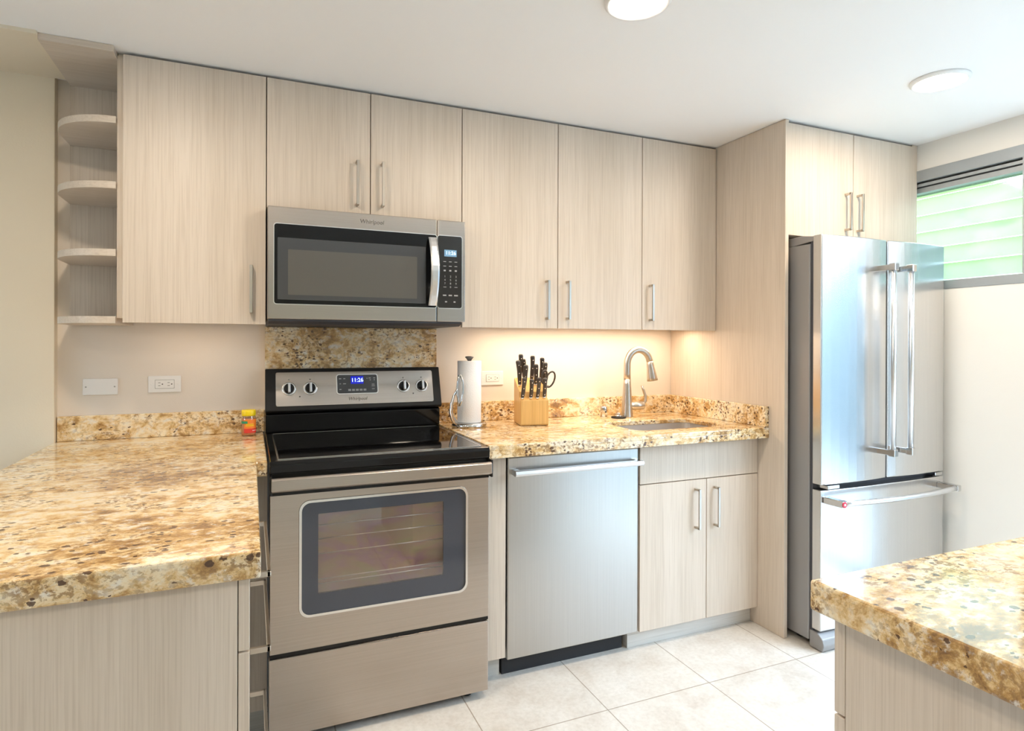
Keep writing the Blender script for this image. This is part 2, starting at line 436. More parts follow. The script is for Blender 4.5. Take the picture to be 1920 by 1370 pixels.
# window with louvres
win = thing('window_1', 'frosted green-lit louvre window above the white wall beside the refrigerator', 'window', (CX1 + .05, -.93, WZ0)); win['kind'] = 'structure'
mb = MB()
mb.box(X0 - .004, X0 + .10, WY0, WY1, WZ0, WZ0 + .042, bev=.002)          # sill rail
mb.box(X0 - .004, X0 + .10, WY0, WY1, WZ1 - .055, WZ1, bev=.002)
mb.box(X0 + .01, X0 + .10, WY0, WY1, WZ1 - .078, WZ1 - .064)
mb.box(X0 + .02, X0 + .10, WY0, WY1, WZ1 - .108, WZ1 - .084)
mb.box(X0 - .002, X0 + .10, WY0, WY0 + .03, WZ0, WZ1); mb.box(X0 - .002, X0 + .10, WY1 - .03, WY1, WZ0, WZ1)
mb.build('window_frame', 'frame', win)
bx(X0 + .035, X0 + .10, WY0 + .03, WY1 - .03, WZ1 - .085, WZ1 - .05).build('track_groove', 'dark', win)
for k in range(6):
    zc = 1.628 + k * .0845
    xf = Matrix.Translation((X0 + .06, 0, zc + .04)) @ Matrix.Rotation(math.radians(-14), 4, 'Y')
    p_ = bx(-.003, .003, WY0 + .03, WY1 - .03, -.0405, .0385, xf=xf).build('louvre_pane', 'frost', win)
    bx(-.0032, .0032, WY0 + .03, WY1 - .03, -.0470, -.0405, xf=xf).build('pane_edge', 'frost_edge', p_)
# glazed door in the right wall, out of view but lighting the room
dr = thing('door_1', 'glazed patio door in the right wall past the window', 'door', (CX1 + .05, -2.5, 0)); dr['kind'] = 'structure'
mb = MB()
for y in (DY0, DY0 + (DY1 - DY0) / 3 - .03, DY0 + (DY1 - DY0) * 2 / 3 - .03, DY1 - .06): mb.box(X0 + .02, X0 + .08, y, y + .06, 0, DZ1)
mb.box(X0 + .02, X0 + .08, DY0, DY1, 0, .06); mb.box(X0 + .02, X0 + .08, DY0, DY1, DZ1 - .06, DZ1)
mb.build('door_frame', 'frame', dr)
# outdoors
bx(CX1 + .25, 30, -16, 14, -.35, -.25).build('ground', 'patio', kind='structure')
bx(6.6, 6.75, -16, -1.1, -.3, 2.85).build('wall_sky_screen', 'sky_screen', kind='structure')  # unseen wall added to dim the daylight mirrored in the refrigerator
hd = MB()
for k in range(190):
    y = -.4 + 5.2 * random.random(); b = bmesh.new(); bmesh.ops.create_icosphere(b, subdivisions=2, radius=.30 + .25 * random.random())
    cx, cz = 7.0 + .8 * random.random(), random.random() * 2.85
    for v in b.verts: v.co = v.co * (1 + .18 * random.uniform(-1, 1)) + Vector((cx, y, cz))
    hd.bm(b)
o = hd.build('hedge', 'leaf'); tag(o, 'bright green hedge outdoors seen blurred through the louvre window', 'hedge', kind='stuff')

# ------------------------------------------------------------------ lamps
for x, y, lab in ((.982, -1.316, 'round lit ceiling downlight cut off by the top of the picture'),
                  (2.341, -1.319, 'round lit ceiling downlight over the refrigerator side'),
                  (-.38, -1.316, None), (-.7, -3.3, None)):  # last two are unseen, added for more warm light
    t = thing('ceiling_downlight', lab or ('unseen round ceiling downlight added above the left counter' if y > -2 else 'unseen round ceiling downlight added behind the camera'), 'ceiling light', (x, y, CZ), 'recessed ceiling lights')
    MB().lathe([(.097, 0), (.097, -.006), (.090, -.014), (.084, -.012), (.083, -.002)], (x, y, CZ), n=40).build('trim_ring', 'white', t)
    MB().lathe([(.0835, -.003), (.0835, -.0105), (.05, -.0125), (.001, -.013)], (x, y, CZ), n=40).build('lens', 'lens', t)
    area('downlight_lamp', (x, y, CZ - .02), (x, y, 0), .16, .16, 11 if y < -2 else 9, (1.0, .84, .66), shape='DISK')
# under-cabinet strip
mb = bx(.96, 2.09, -.25, -.12, 1.382, 1.3895, bev=.001)
us = mb.build('under_cabinet_light', 'white', loc=(1.5, -.18, 1.37))
tag(us, 'slim warm light strip under the wall cabinets above the sink counter', 'light')
bx(.97, 2.08, -.245, -.125, 1.3805, 1.3825).build('diffuser', 'led', us)
area('strip_lamp', (1.52, -.18, 1.379), (1.52, -.18, 0), 1.10, .12, 3.6, (1.0, .80, .60))

us = bx(-.43, -.05, -.25, -.12, 1.382, 1.3895, bev=.001).build('under_cabinet_light', 'white', loc=(-.24, -.18, 1.385))
tag(us, 'short dim light strip under the wall cabinet left of the microwave', 'light')
bx(-.42, -.06, -.245, -.125, 1.3805, 1.3825).build('diffuser', 'led_dim', us)
area('strip_lamp', (-.24, -.18, 1.379), (-.24, -.18, 0), .36, .12, .3, (1.0, .80, .62))

# ------------------------------------------------------------------ wall cabinets
UZ0, UZ1, UY = 1.374, 2.296, -.364
g = .0018
def wall_cabinet(label, x0, x1, z0, z1, seams, handles, y=UY, depth_back=-.002, hl=.175, rec=0.):
    t = thing('wall_cabinet', label, 'cabinet', ((x0 + x1) / 2, -.15, z0), 'pale wood wall cabinets')
    mb = bx(x0 + .0006, x1 - .0006, y + .0205, depth_back, z0 + rec, z1 - .001)
    mb.box(x0 + .001, x1 - .001, y + .03, depth_back, z1 - .001, CZ - .001)
    mb.build('carcass', 'wood', t)
    for k in range(len(seams) - 1):
        a, b = seams[k], seams[k + 1]
        d = bx(a + g, b - g, y, y + .0195, z0, z1, bev=.001, seg=1).build('door', 'wood', t)
        for hx, hz in handles:
            if a < hx < b: pull('-y', 'z', (hx, y, hz), hl, d)
    return t
wall_cabinet('single tall-door pale wood wall cabinet left of the microwave', -.482, -.0024, UZ0, UZ1, (-.4632, -.0024), [(-.054, 1.503)], rec=.016)
wall_cabinet('short two-door pale wood wall cabinet above the microwave', -.0024, .7649, 1.812, UZ1, (-.0024, .3821, .7649), [(.329, 1.932), (.428, 1.935)])
wall_cabinet('tall two-door pale wood wall cabinet right of the microwave', .7649, 1.6752, UZ0, UZ1, (.7649, 1.2206, 1.6752), [(1.162, 1.50), (1.267, 1.502)], rec=.016)
wall_cabinet('single narrow-door pale wood wall cabinet above the faucet beside the tall panel', 1.6752, 2.1262, UZ0, UZ1, (1.6752, 2.1262), [(1.719, 1.504)], rec=.016)
# open end shelves
t = thing('corner_shelf_unit', 'open pale wood end shelves with rounded fronts left of the wall cabinets', 'shelf', (-.59, -.15, 1.37))
bx(-.692, -.4826, -.014, -.002, 1.392, 2.284).build('back_panel', 'wood', t)
bx(-.692, -.4826, -.40, -.002, 2.284, CZ - .001).build('top_panel', 'wood_h', t)
for z in (2.056, 1.832, 1.601, 1.371):
    P = [(-.4826, -.0145), (-.692, -.0145)]
    for k in range(15):
        a = PI + (PI / 2) * k / 14
        P.append((-.4826 + .2094 * math.cos(a), -.15 + .213 * math.sin(a)))
    MB().prism(P, 'z', z, z + .024, bev=.0008, seg=1).build('shelf', 'wood_h', t)
mb = MB()
# ------------------------------------------------------------------ tall panel + refrigerator cabinet
o = bx(2.1275, 2.1475, -.797, -.002, 0.001, CZ - .002, bev=.0008, seg=1).build('tall_end_panel', 'wood', loc=(2.137, -.4, 0))
tag(o, 'full-height pale wood panel between the sink counter and refrigerator', 'panel')
t = thing('wall_cabinet', 'deep two-door pale wood cabinet above the refrigerator', 'cabinet', (2.57, -.4, 1.795))
mb = bx(2.1485, 2.99, -.772, -.002, 1.795, 2.296); mb.box(2.15, 2.99, -.76, -.002, 2.296, CZ - .001); mb.build('carcass', 'wood', t)
for a, b, hx in ((2.1485, 2.565, 2.512), (2.565, 2.99, 2.592)):
    d = bx(a + g, b - g, -.791, -.7715, 1.795, 2.295, bev=.001, seg=1).build('door', 'wood', t)
    pull('-y', 'z', (hx, -.791, 1.925), .175, d)
o = bx(2.9905, 3.0285, -.785, -.002, 1.795, CZ - .002).build('filler_strip', 'wood', loc=(3.01, -.4, 1.8))
tag(o, 'narrow wood filler between the refrigerator cabinet and window wall', 'filler')

# ------------------------------------------------------------------ refrigerator
t = thing('refrigerator', 'stainless steel french-door refrigerator with a bottom freezer drawer', 'refrigerator', (2.58, -.5, 0))
FX0, FX1 = 2.172, 2.987
mb = bx(FX0, FX1, -.888, -.05, .03, 1.742, bev=.004)
mb.build('cabinet_body', 'fridge_grey', t)
mb = MB(); mb.prism([(-.52, 1.742), (-.80, 1.742), (-.90, 1.752), (-.905, 1.772), (-.84, 1.782), (-.70, 1.775), (-.53, 1.765)], 'x', FX0 + .004, FX0 + .09, bev=.003)
mb.build('hinge_cover', 'fridge_grey', t)
bx(FX0 + .008, FX1 - .008, -.900, -.886, .07, 1.765).build('gasket', 'gasket', t)
def fridge_door(a, b, z0, z1):
    mb = MB(); r = .014
    P = [(a, -.900), (b, -.900)]
    n = 8
    for k in range(n + 1):
        u = k / n; x = b + (a - b) * u
        P.append((x, -.944 - .011 * (1 - (2 * u - 1) ** 2)))
    mb.prism(P, 'z', z0, z1, bev=.004, seg=2)
    return mb
for a, b, hx in ((FX0 + .004, 2.5815, 2.523), (2.590, FX1 - .002, 2.639)):
    d = fridge_door(a, b, .708, 1.776).build('door', 'steel_v', t)
    mb = MB()
    mb.cyl((hx, -1.018, .835), (hx, -1.018, 1.645), .0115, 20)
    h = mb.build('handle', 'alu', d)
    for z in (.835, 1.645):
        hb = MB()
        hb.box(hx - .013, hx + .013, -1.034, -1.004, z - .016, z + .016, bev=.003)
        hb.box(hx - .010, hx + .010, -1.01, -.945, z - .012, z + .012, bev=.002)
        hb.build('handle_bracket', 'chrome', d)
for a in ((FX0 + .03, FX0 + .10, -.958), (FX1 - .07, FX1 - .02, -.95)): bx(*a, -.900, .690, .705, bev=.002).build('door_hinge', 'chrome', t)
d = fridge_door(FX0 + .004, FX1 - .002, .085, .685).build('freezer_drawer', 'steel_v', t)
mb = MB(); pts = []
for k in range(17):
    u = k / 16; pts.append((2.215 + (2.945 - 2.215) * u, -1.022 - .030 * (1 - (2 * u - 1) ** 2), .645))
mb.tube(pts, .0115, 14)
h = mb.build('handle', 'alu', d)
for x in (2.205, 2.952):
    hb = MB()
    hb.prism([(x - .018, -.946), (x + .018, -.946), (x + .015, -1.035), (x - .012, -1.035)], 'z', .631, .659, bev=.003)
    hb.build('handle_bracket', 'chrome', d)
mb = MB(); ax = Vector((-.35, -.94, 0))
mb.lathe([(.0125, 0), (.0125, .002), (.0115, .003)], (2.203, -1.0345, .645), (0, -1, 0), 24)
md = mb.build('medallion', 'medal', d, label='small round red medallion on the freezer handle')
mb = MB(); mb.frame(rrect(2.1985, 2.2075, .6405, .6495, .0015), rrect(2.2005, 2.2055, .6425, .6475, .001), 'y', -1.0385, -1.0374)
mb.build('medallion_mark', 'white', d)
mb = MB(); mb.prism([(-.89, .004), (-.955, .004), (-.962, .03), (-.955, .055), (-.93, .075), (-.89, .075)], 'x', FX0 + .003, FX0 + .13, bev=.004)
mb.build('foot_cover', 'fridge_grey', t)
mb = MB(); mb.prism([(-.89, .004), (-.955, .004), (-.962, .03), (-.955, .055), (-.93, .075), (-.89, .075)], 'x', FX1 - .13, FX1 - .003, bev=.004)
mb.build('foot_cover', 'fridge_grey', t)
bx(FX0 + .13, FX1 - .13, -.91, -.885, .012, .075).build('base_grille', 'fridge_grey', t)
for x in (FX0 + .06, FX1 - .06):
    for y in (-.15, -.8): MB().cyl((x, y, 0), (x, y, .032), .018, 12).build('roller', 'dark', t)

# ------------------------------------------------------------------ granite
ZS, ZT = .879, .928
def slab(poly, z0, z1, bev=.004): return MB().prism(poly, 'z', z0, z1, bev=bev, seg=2)
o = slab([(-.738, -.045), (-.735, -1.614), (-.037, -1.614), (-.037, -.716), (-.005, -.716), (-.005, -.002), (-.733, -.002), (-.733, -.045)], ZS, ZT).build('countertop', 'granite', loc=(-.4, -.8, ZS))
tag(o, 'golden speckled granite peninsula countertop in the left foreground', 'countertop')
o = bx(-.730, -.001, -.022, -.001, ZT + .0005, 1.023, bev=.002).build('backsplash', 'granite', loc=(-.36, -.01, ZT))
tag(o, 'low granite backsplash behind the peninsula counter under the wall plates', 'backsplash')
o = bx(.001, .756, -.020, -.001, .90, 1.374, bev=.001).build('backsplash', 'granite', loc=(.38, -.01, .9))
tag(o, 'tall granite backsplash panel between the range and microwave', 'backsplash')
o = bx(.7575, 2.1265, -.022, -.001, ZT + .0005, 1.023, bev=.002).build('backsplash', 'granite', loc=(1.5, -.01, ZT))
tag(o, 'low granite backsplash along the wall behind the knife block and faucet', 'backsplash')
o = bx(2.1062, 2.1270, -.709, -.0225, ZT + .0005, 1.023, bev=.002).build('backsplash', 'granite', loc=(2.117, -.35, ZT))
tag(o, 'short granite side splash against the tall wood panel right of the sink', 'backsplash')
# right counter with the sink cut-out
SX0, SX1, SY0, SY1 = 1.50, 1.985, -.592, -.300
OUT = [(.7575, -.711), (2.1268, -.711), (2.1268, -.002), (.7575, -.002)]
bmx = bmesh.new()
hole = rrect(SX0, SX1, SY0, SY1, .05, 6)
def loop(bm, pts, z): return [bm.verts.new((p[0], p[1], z)) for p in pts]
fs = []
for z in (ZT - .020, ZT):
    a, b = loop(bmx, OUT, z), loop(bmx, hole, z)
    ea = [bmx.edges.new((a[i], a[(i + 1) % 4])) for i in range(4)]; eb = [bmx.edges.new((b[i], b[(i + 1) % len(b)])) for i in range(len(b))]
    bmesh.ops.triangle_fill(bmx, use_beauty=True, use_dissolve=False, edges=ea + eb); fs.append((a, b))
for w in (0, 1):
    lo, hi = fs[0][w], fs[1][w]; n = len(lo)
    for i in range(n): bmx.faces.new((lo[i], lo[(i + 1) % n], hi[(i + 1) % n], hi[i]))
bmesh.ops.recalc_face_normals(bmx, faces=bmx.faces[:])
ed = [e for e in bmx.edges if len(e.link_faces) == 2 and e.calc_face_angle(0) > 1.0]
bmesh.ops.bevel(bmx, geom=ed, offset=.003, segments=2, affect='EDGES', profile=.5)
o = MB().bm(bmx).box(.7575, 2.1268, -.711, -.655, ZS, ZT - .0195, bev=.002).build('countertop', 'granite', loc=(1.45, -.35, ZS))
tag(o, 'golden granite countertop with the sink cut into it right of the range', 'countertop')
o = slab([(.776, -2.090), (1.95, -2.090), (1.95, -3.05), (.776, -3.05)], ZS, ZT, .005).build('countertop', 'granite', loc=(1.3, -2.5, ZS))
tag(o, 'glossy granite island countertop corner at the lower right', 'countertop')

# sink
t = thing('sink', 'undermount stainless steel sink bowl below the faucet', 'sink', (1.74, -.45, .68))
mb = MB(); r1 = rrect(SX0 - .006, SX1 + .006, SY0 - .006, SY1 + .006, .055, 6); r2 = rrect(SX0 + .01, SX1 - .01, SY0 + .01, SY1 - .01, .05, 6)
n = len(r1)
V = [(p[0], p[1], ZT - .0205) for p in r1] + [(p[0], p[1], .70) for p in r1] + [(p[0], p[1], .682) for p in r2]
F = [(i, (i + 1) % n, n + (i + 1) % n, n + i) for i in range(n)] + [(n + i, n + (i + 1) % n, 2 * n + (i + 1) % n, 2 * n + i) for i in range(n)] + [tuple(range(2 * n, 3 * n))]
mb.add(V, F); mb.build('bowl', 'sink_steel', t)
MB().lathe([(.045, 0), (.045, .003), (.03, .001), (.001, .0005)], (1.74, -.45, .6825), n=24).build('drain', 'chrome', t)
# faucet
FXc, FYc = 1.737, -.150
t = thing('faucet', 'brushed nickel high-arc pull-down faucet behind the sink', 'faucet', (FXc, FYc, ZT))
MB().lathe([(.031, 0), (.031, .004), (.030, .012), (.0265, .06), (.0225, .12), (.0195, .17), (.0185, .195)], (FXc, FYc, ZT)).build('body', 'nickel', t)
pts, rr = [], []
zb = ZT + .1955
pts.append((FXc, FYc, zb)); pts.append((FXc, FYc, zb + .03)); pts.append((FXc, FYc, zb + .06)); rr += [.0178] * 3
dx, dy = .985, -.17                         # spout swings to the right
cz = zb + .075; R = .064
for k in range(17):
    a = PI - (PI * .93) * k / 16
    u = R * (1 + math.cos(a)); pts.append((FXc + dx * u, FYc + dy * u, cz + R * 1.22 * math.sin(a))); rr.append(.0178)
mb = MB().tube(pts, rr, 18); mb.build('spout', 'nickel', t)
ex, ey, ez = pts[-1]
hp = [(ex, ey, ez)]
for k in range(1, 7): hp.append((ex + .016 * dx * k / 6, ey + .016 * dy * k / 6, ez - .100 * k / 6))
MB().tube(hp, [.018, .0190, .0205, .0225, .0245, .0265, .0280], 20).build('spray_head', 'nickel', t)
mb = MB().cyl((FXc + .015, FYc - .005, ZT + .058), (FXc + .092, FYc - .022, ZT + .060), .0205, 20, .006)
mb.build('valve_hub', 'nickel', t)
MB().tube([(FXc + .084, FYc - .02, ZT + .062), (FXc + .097, FYc - .024, ZT + .085), (FXc + .096, FYc - .024, ZT + .11), (FXc + .086, FYc - .022, ZT + .140), (FXc + .078, FYc - .02, ZT + .160)], [.011, .0105, .010, .010, .009], 12, flat=(.7, 1.2)).build('lever', 'nickel', t)
o = MB().lathe([(.019, 0), (.019, .046), (.0165, .052), (.012, .055)], (1.636, -.088, ZT)).build('air_gap_cap', 'chrome', loc=(1.636, -.088, ZT))
tag(o, 'small chrome cylinder cap on the counter left of the faucet', 'air gap')
t = thing('sink_stopper', 'flat dark sink stopper with a metal knob lying beside the faucet base', 'stopper', (1.676, -.165, ZT))
MB().lathe([(.036, 0), (.039, .003), (.039, .006), (.030, .010), (.02, .009)], (1.676, -.165, ZT), n=32).build('disc', 'black_satin', t)
MB().lathe([(.020, .0085), (.020, .013), (.008, .015), (.008, .020), (.012, .024), (.009, .027)], (1.676, -.165, ZT), n=24).build('knob', 'chrome', t)

# ------------------------------------------------------------------ range
t = thing('range', 'freestanding stainless steel and black electric range with oven', 'range', (.378, -.4, 0))
X0r, X1r = .002, .7545
bx(X0r, X1r, -.690, -.03, .045, .900).build('body', 'black_satin', t)
mb = MB()
mb.prism([(-.03, .896), (-.738, .889), (-.745, .893), (-.747, .918), (-.740, .929), (-.10, .929), (-.03, .929)], 'x', X0r - .0005, X1r - .008, bev=.003)
ck = mb.build('cooktop', 'black_gloss', t)
bx(.030, .720, -.712, -.125, .9285, .9312, bev=.001, seg=1).build('glass', 'glass_top', ck)
mb = MB(); mb.frame([(.026, -.716), (.724, -.716), (.724, -.121), (.026, -.121)], [(.030, -.712), (.720, -.712), (.720, -.125), (.030, -.125)], 'z', .9285, .9318)
mb.build('glass_trim', 'ring', ck)
# backguard
bg_ = MB()
bg_.prism([(-.022, .93), (-.088, .93), (-.090, 1.006), (-.070, 1.012), (-.022, 1.012)], 'x', X0r, X1r - .003, bev=.003)
bgo = bg_.build('backguard', 'black_gloss', t)
yz = lambda z: -.105 + (z - 1.022) / (1.195 - 1.022) * .050      # face of the tilted console
MB().prism([(-.024, 1.012), (-.095, 1.012), (-.107, 1.022), (-.055, 1.195), (-.024, 1.195)], 'x', X0r - .001, X1r + .003, bev=.004).build('console', 'black_satin', t)
def tilt(mb_):
    for v in mb_.v: v.y += yz(v.z)
    return mb_
mb = MB().prism(rrect(.042, .720, 1.040, 1.181, .008), 'y', -.004, .002, bev=.001, seg=1)
cp = tilt(mb).build('control_panel', 'steel', t)
for x in (.094, .180, .583, .667):
    n_ = Vector((0, -.96, .28)); z = 1.112; c = Vector((x, yz(z) - .004, z))
    mb = MB().lathe([(.0285, 0), (.0285, .0018), (.026, .0022)], c, n_, 32); mb.build('dial_ring', 'ring', cp)
    k = MB().lathe([(.0215, .002), (.0215, .006), (.0195, .020), (.0180, .022)], c, n_, 32).build('knob', 'black_satin', cp)
    q = Vector((0, 0, 1)).rotation_difference(n_.normalized()).to_matrix().to_4x4()
    bx(-.0050, .0050, -.0205, .0205, .019, .031, bev=.002, xf=Matrix.Translation(c) @ q).build('knob_grip', 'alu', cp)
mb = MB().frame(rrect(.288, .469, 1.083, 1.170, .012), rrect(.292, .465, 1.087, 1.166, .009), 'y', -.0065, -.003); tilt(mb).build('display_bezel', 'ring', cp)
mb = MB().prism(rrect(.292, .465, 1.087, 1.166, .009), 'y', -.0058, -.003); tilt(mb).build('display_glass', 'rim_glass', cp)
mb = bx(.350, .405, -.0066, -.0055, 1.127, 1.160); tilt(mb).build('clock_screen', 'lcd_blue', cp)
mb = MB(); text(mb, '11:26', .378, -.0069, 1.143, .024, .0003); tilt(mb).build('clock_digits', 'lcd_lit', cp)
mb = MB()
for k in range(5): mb.box(.338 + k * .0165, .350 + k * .0165, -.0064, -.0056, 1.097, 1.105)
for x, z, w in ((.302, 1.150, .010), (.320, 1.150, .008), (.302, 1.128, .006), (.320, 1.128, .012), (.302, 1.104, .008), (.418, 1.150, .004), (.430, 1.151, .009), (.450, 1.151, .009), (.432, 1.143, .005), (.450, 1.143, .006), (.444, 1.124, .012), (.444, 1.117, .014), (.444, 1.104, .012)):
    mb.box(x - w / 2 + .003, x + w / 2 + .003, -.0064, -.0056, z - .0018, z + .0018)
tilt(mb).build('button_legend', 'print_grey', cp)
mb = MB(); text(mb, 'Whirlpool', .377, -.0048, 1.063, .019, .0003, shear=.25); tilt(mb).build('brand_lettering', 'print_dark', cp)
for x, z in ((.137, 1.079), (.626, 1.079)): tilt(MB().lathe([(.0028, 0), (.0028, .0012)], (x, -.0042, z), (0, -1, 0), 12)).build('indicator_light', 'print_dark', cp)
for x in (.094, .180, .583, .667): tilt(bx(x - .002, x + .002, -.0048, -.004, 1.148, 1.152)).build('dial_mark', 'print_dark', cp)
# vent trim, towel-bar handle
bx(X0r + .001, X1r - .002, -.720, -.69, .815, .889).build('vent_trim', 'black_gloss', t)
dz0, dz1, DY = .303, .815, -.716
OX0, OX1 = .0035, .754
win_o = rrect(.092, .672, .407, .822, .034); 
wz0, wz1 = .407, .790
# oven door: steel skin with rounded window opening
wo = rrect(.092, .672, wz0, wz1, .034); wi = rrect(.100, .664, wz0 + .008, wz1 - .008, .028)
def skin(x0, x1, z0, z1, hole, y0, y1):
    b = bmesh.new(); o_ = [(x0, z0), (x1, z0), (x1, z1), (x0, z1)]; L_ = []
    for y in (y0, y1):
        a = [b.verts.new((p[0], y, p[1])) for p in o_]; h_ = [b.verts.new((p[0], y, p[1])) for p in hole]
        ea = [b.edges.new((a[i], a[(i + 1) % 4])) for i in range(4)]; eb = [b.edges.new((h_[i], h_[(i + 1) % len(h_)])) for i in range(len(h_))]
        bmesh.ops.triangle_fill(b, use_beauty=True, use_dissolve=False, edges=ea + eb); L_.append((a, h_))
    for w in (0, 1):
        lo, hi = L_[0][w], L_[1][w]; n = len(lo)
        for i in range(n): b.faces.new((lo[i], lo[(i + 1) % n], hi[(i + 1) % n], hi[i]))
    bmesh.ops.recalc_face_normals(b, faces=b.faces[:])
    ed = [e for e in b.edges if len(e.link_faces) == 2 and e.calc_face_angle(0) > 1.2]
    bmesh.ops.bevel(b, geom=ed, offset=.0015, segments=2, affect='EDGES', profile=.5)
    return MB().bm(b)
od = skin(OX0, OX1, dz0, dz1, wo, DY, DY + .024).build('oven_door', 'steel', t)
MB().frame(wo, wi, 'y', DY - .003, DY + .012).build('window_trim', 'ring', od)
iw = rrect(.152, .582, .478, .742, .004, 6)
MB().frame(wi, iw, 'y', DY + .004, DY + .009).build('glass_border', 'frit', od)
MB().prism(iw, 'y', DY + .0045, DY + .0085).build('window_pane', 'oven_pane', od)
MB().frame(wi, rrect(.150, .584, .476, .744, .004, 6), 'y', DY + .010, DY + .020).build('inner_border', 'frit', od)
cav = MB()                                   # shallow lit lining seen through the pane
cav.add([(.12, -.689, .45), (.62, -.689, .45), (.62, -.689, .77), (.12, -.689, .77)], [(0, 1, 2, 3)])
cavb = bx(.125, .615, -.6915, -.6895, .455, .765).build('oven_lining', 'cavity', t)
for z in (.505, .520, .605, .655, .700): MB().cyl((.15, -.698, z), (.584, -.698, z), .0022, 8).build('oven_rack', 'rack', t)
h = MB()
h.prism([(-.722, .834), (-.752, .832), (-.760, .838), (-.760, .872), (-.752, .878), (-.722, .874)], 'x', X0r + .004, X1r - .004, bev=.002)
hh = h.build('door_handle', 'steel', t)
for a, b in ((X0r, X0r + .006), (X1r - .006, X1r + .002)): bx(a, b, -.752, -.70, .822, .884, bev=.002).build('handle_end_cap', 'black_satin', t)
bx(X0r + .001, X1r - .001, -.713, -.69, .290, .303).build('drawer_gap', 'black_gloss', t)
mb = bx(OX0 - .003, OX1 - .0005, -.718, -.69, .032, .288, bev=.004)
mb.build('storage_drawer', 'steel', t)
for x in (.06, .69):
    for y in (-.66, -.1): MB().cyl((x, y, 0), (x, y, .046), .017, 14, .003).build('leveling_foot', 'black_satin', t)

# ------------------------------------------------------------------ microwave
t = thing('microwave', 'stainless steel over-the-range microwave with black glass door', 'microwave', (.378, -.2, 1.39))
MX0, MX1, MZ0, MZ1, MY = .0005, .754, 1.393, 1.803, -.440
bx(MX0, MX1, -.402, -.022, MZ0, MZ1 + .0015).build('body', 'black_satin', t)
mb = MB(); mb.prism([(-.03, 1.376), (-.405, 1.376), (-.432, 1.386), (-.432, 1.3935), (-.03, 1.3935)], 'x', MX0 + .003, MX1 - .012, bev=.002)
ve = mb.build('underside_vent', 'gasket', t)
dd = bx(MX0, .6335, MY, -.403, MZ0, MZ1, bev=.003).build('door', 'steel', t)
pn = bx(.6355, MX1, MY, -.403, MZ0, MZ1, bev=.003).build('control_panel', 'steel', t)
P = rrect(.023, .662, 1.449, 1.740, .010); P = [(min(x, .6335), z) for x, z in P]
MB().prism(rrect(.023, .6325, 1.449, 1.740, .009), 'y', MY - .0022, MY + .002, bev=.0008, seg=1).build('door_glass', 'black_gloss', dd)
MB().frame(rrect(.020, .6345, 1.446, 1.743, .011), rrect(.023, .6325, 1.449, 1.740, .009), 'y', MY - .0012, MY + .001).build('glass_edge', 'ring', dd)
MB().prism(rrect(.034, .588, 1.464, 1.690, .003), 'y', MY - .0030, MY - .002).build('window_border', 'rim_glass', dd)
MB().prism(rrect(.070, .552, 1.482, 1.648, .003), 'y', MY - .0036, MY - .0028).build('window_screen', 'mesh_glass', dd)
MB().prism(rrect(.637, .739, 1.449, 1.740, .009), 'y', MY - .0022, MY + .002, bev=.0008, seg=1).build('panel_glass', 'dark_glass', pn)
MB().frame(rrect(.6362, .742, 1.446, 1.743, .011), rrect(.637, .739, 1.449, 1.740, .009), 'y', MY - .0012, MY + .001).build('panel_edge', 'ring', pn)
bx(.664, .716, MY - .0030, MY - .002, 1.657, 1.684).build('clock_screen', 'lcd_grey', pn)
mb = MB(); text(mb, '11:26', .691, MY - .0034, 1.6705, .020, .0003); mb.build('clock_digits', 'lcd_lit', pn)
mb = MB()
for r, z in enumerate((1.636, 1.618, 1.600)):
    for c in range(3): mb.box(.666 + c * .0235 - .007 * (.8 if r < 2 else .6), .666 + c * .0235 + .007 * (.8 if r < 2 else .6), MY - .0027, MY - .002, z - (.0012 if r < 2 else .003), z + (.0012 if r < 2 else .003))
for r, row in enumerate(('123', '456', '789', '*0#')):
    for c, ch in enumerate(row):
        if ch in '*#': mb.box(.667 + c * .0235 - .006, .667 + c * .0235 + .006, MY - .0027, MY - .002, 1.576 - r * .0142 - .001, 1.576 - r * .0142 + .001)
        else: text(mb, ch, .667 + c * .0235, MY - .0027, 1.576 - r * .0142, .011, .0003)
for x, z, w in ((.666, 1.500, .007), (.690, 1.500, .007), (.714, 1.500, .008), (.672, 1.474, .004), (.708, 1.474, .004)): mb.box(x - w, x + w, MY - .0027, MY - .002, z - .0025, z + .0025)
mb.build('keypad_legend', 'print_grey', pn)
mb = MB(); text(mb, 'Whirlpool', .375, MY - .0006, 1.772, .022, .0004, shear=.1); mb.build('brand_lettering', 'print_dark', dd)
pts = []
for k in range(15):
    u = k / 14; pts.append((.612, MY - .012 - .042 * (1 - (2 * u - 1) ** 2), 1.456 + .272 * u))
hm = MB(); n = len(pts); V = []
for i, p in enumerate(pts):
    for dx_, dy_ in ((-.0165, .004), (-.0165, -.003), (-.010, -.006), (.010, -.006), (.0165, -.003), (.0165, .004)): V.append((p[0] + dx_, p[1] + dy_, p[2]))
F = [(i * 6 + j, i * 6 + (j + 1) % 6, i * 6 + 6 + (j + 1) % 6, i * 6 + 6 + j) for i in range(n - 1) for j in range(6)] + [tuple(range(6))[::-1], tuple(range(6 * n - 6, 6 * n))]
hm.add(V, F)
for z in (1.456, 1.716): hm.box(.600, .624, MY - .012, MY - .002, z, z + .012)
hm.build('handle', 'alu', dd)

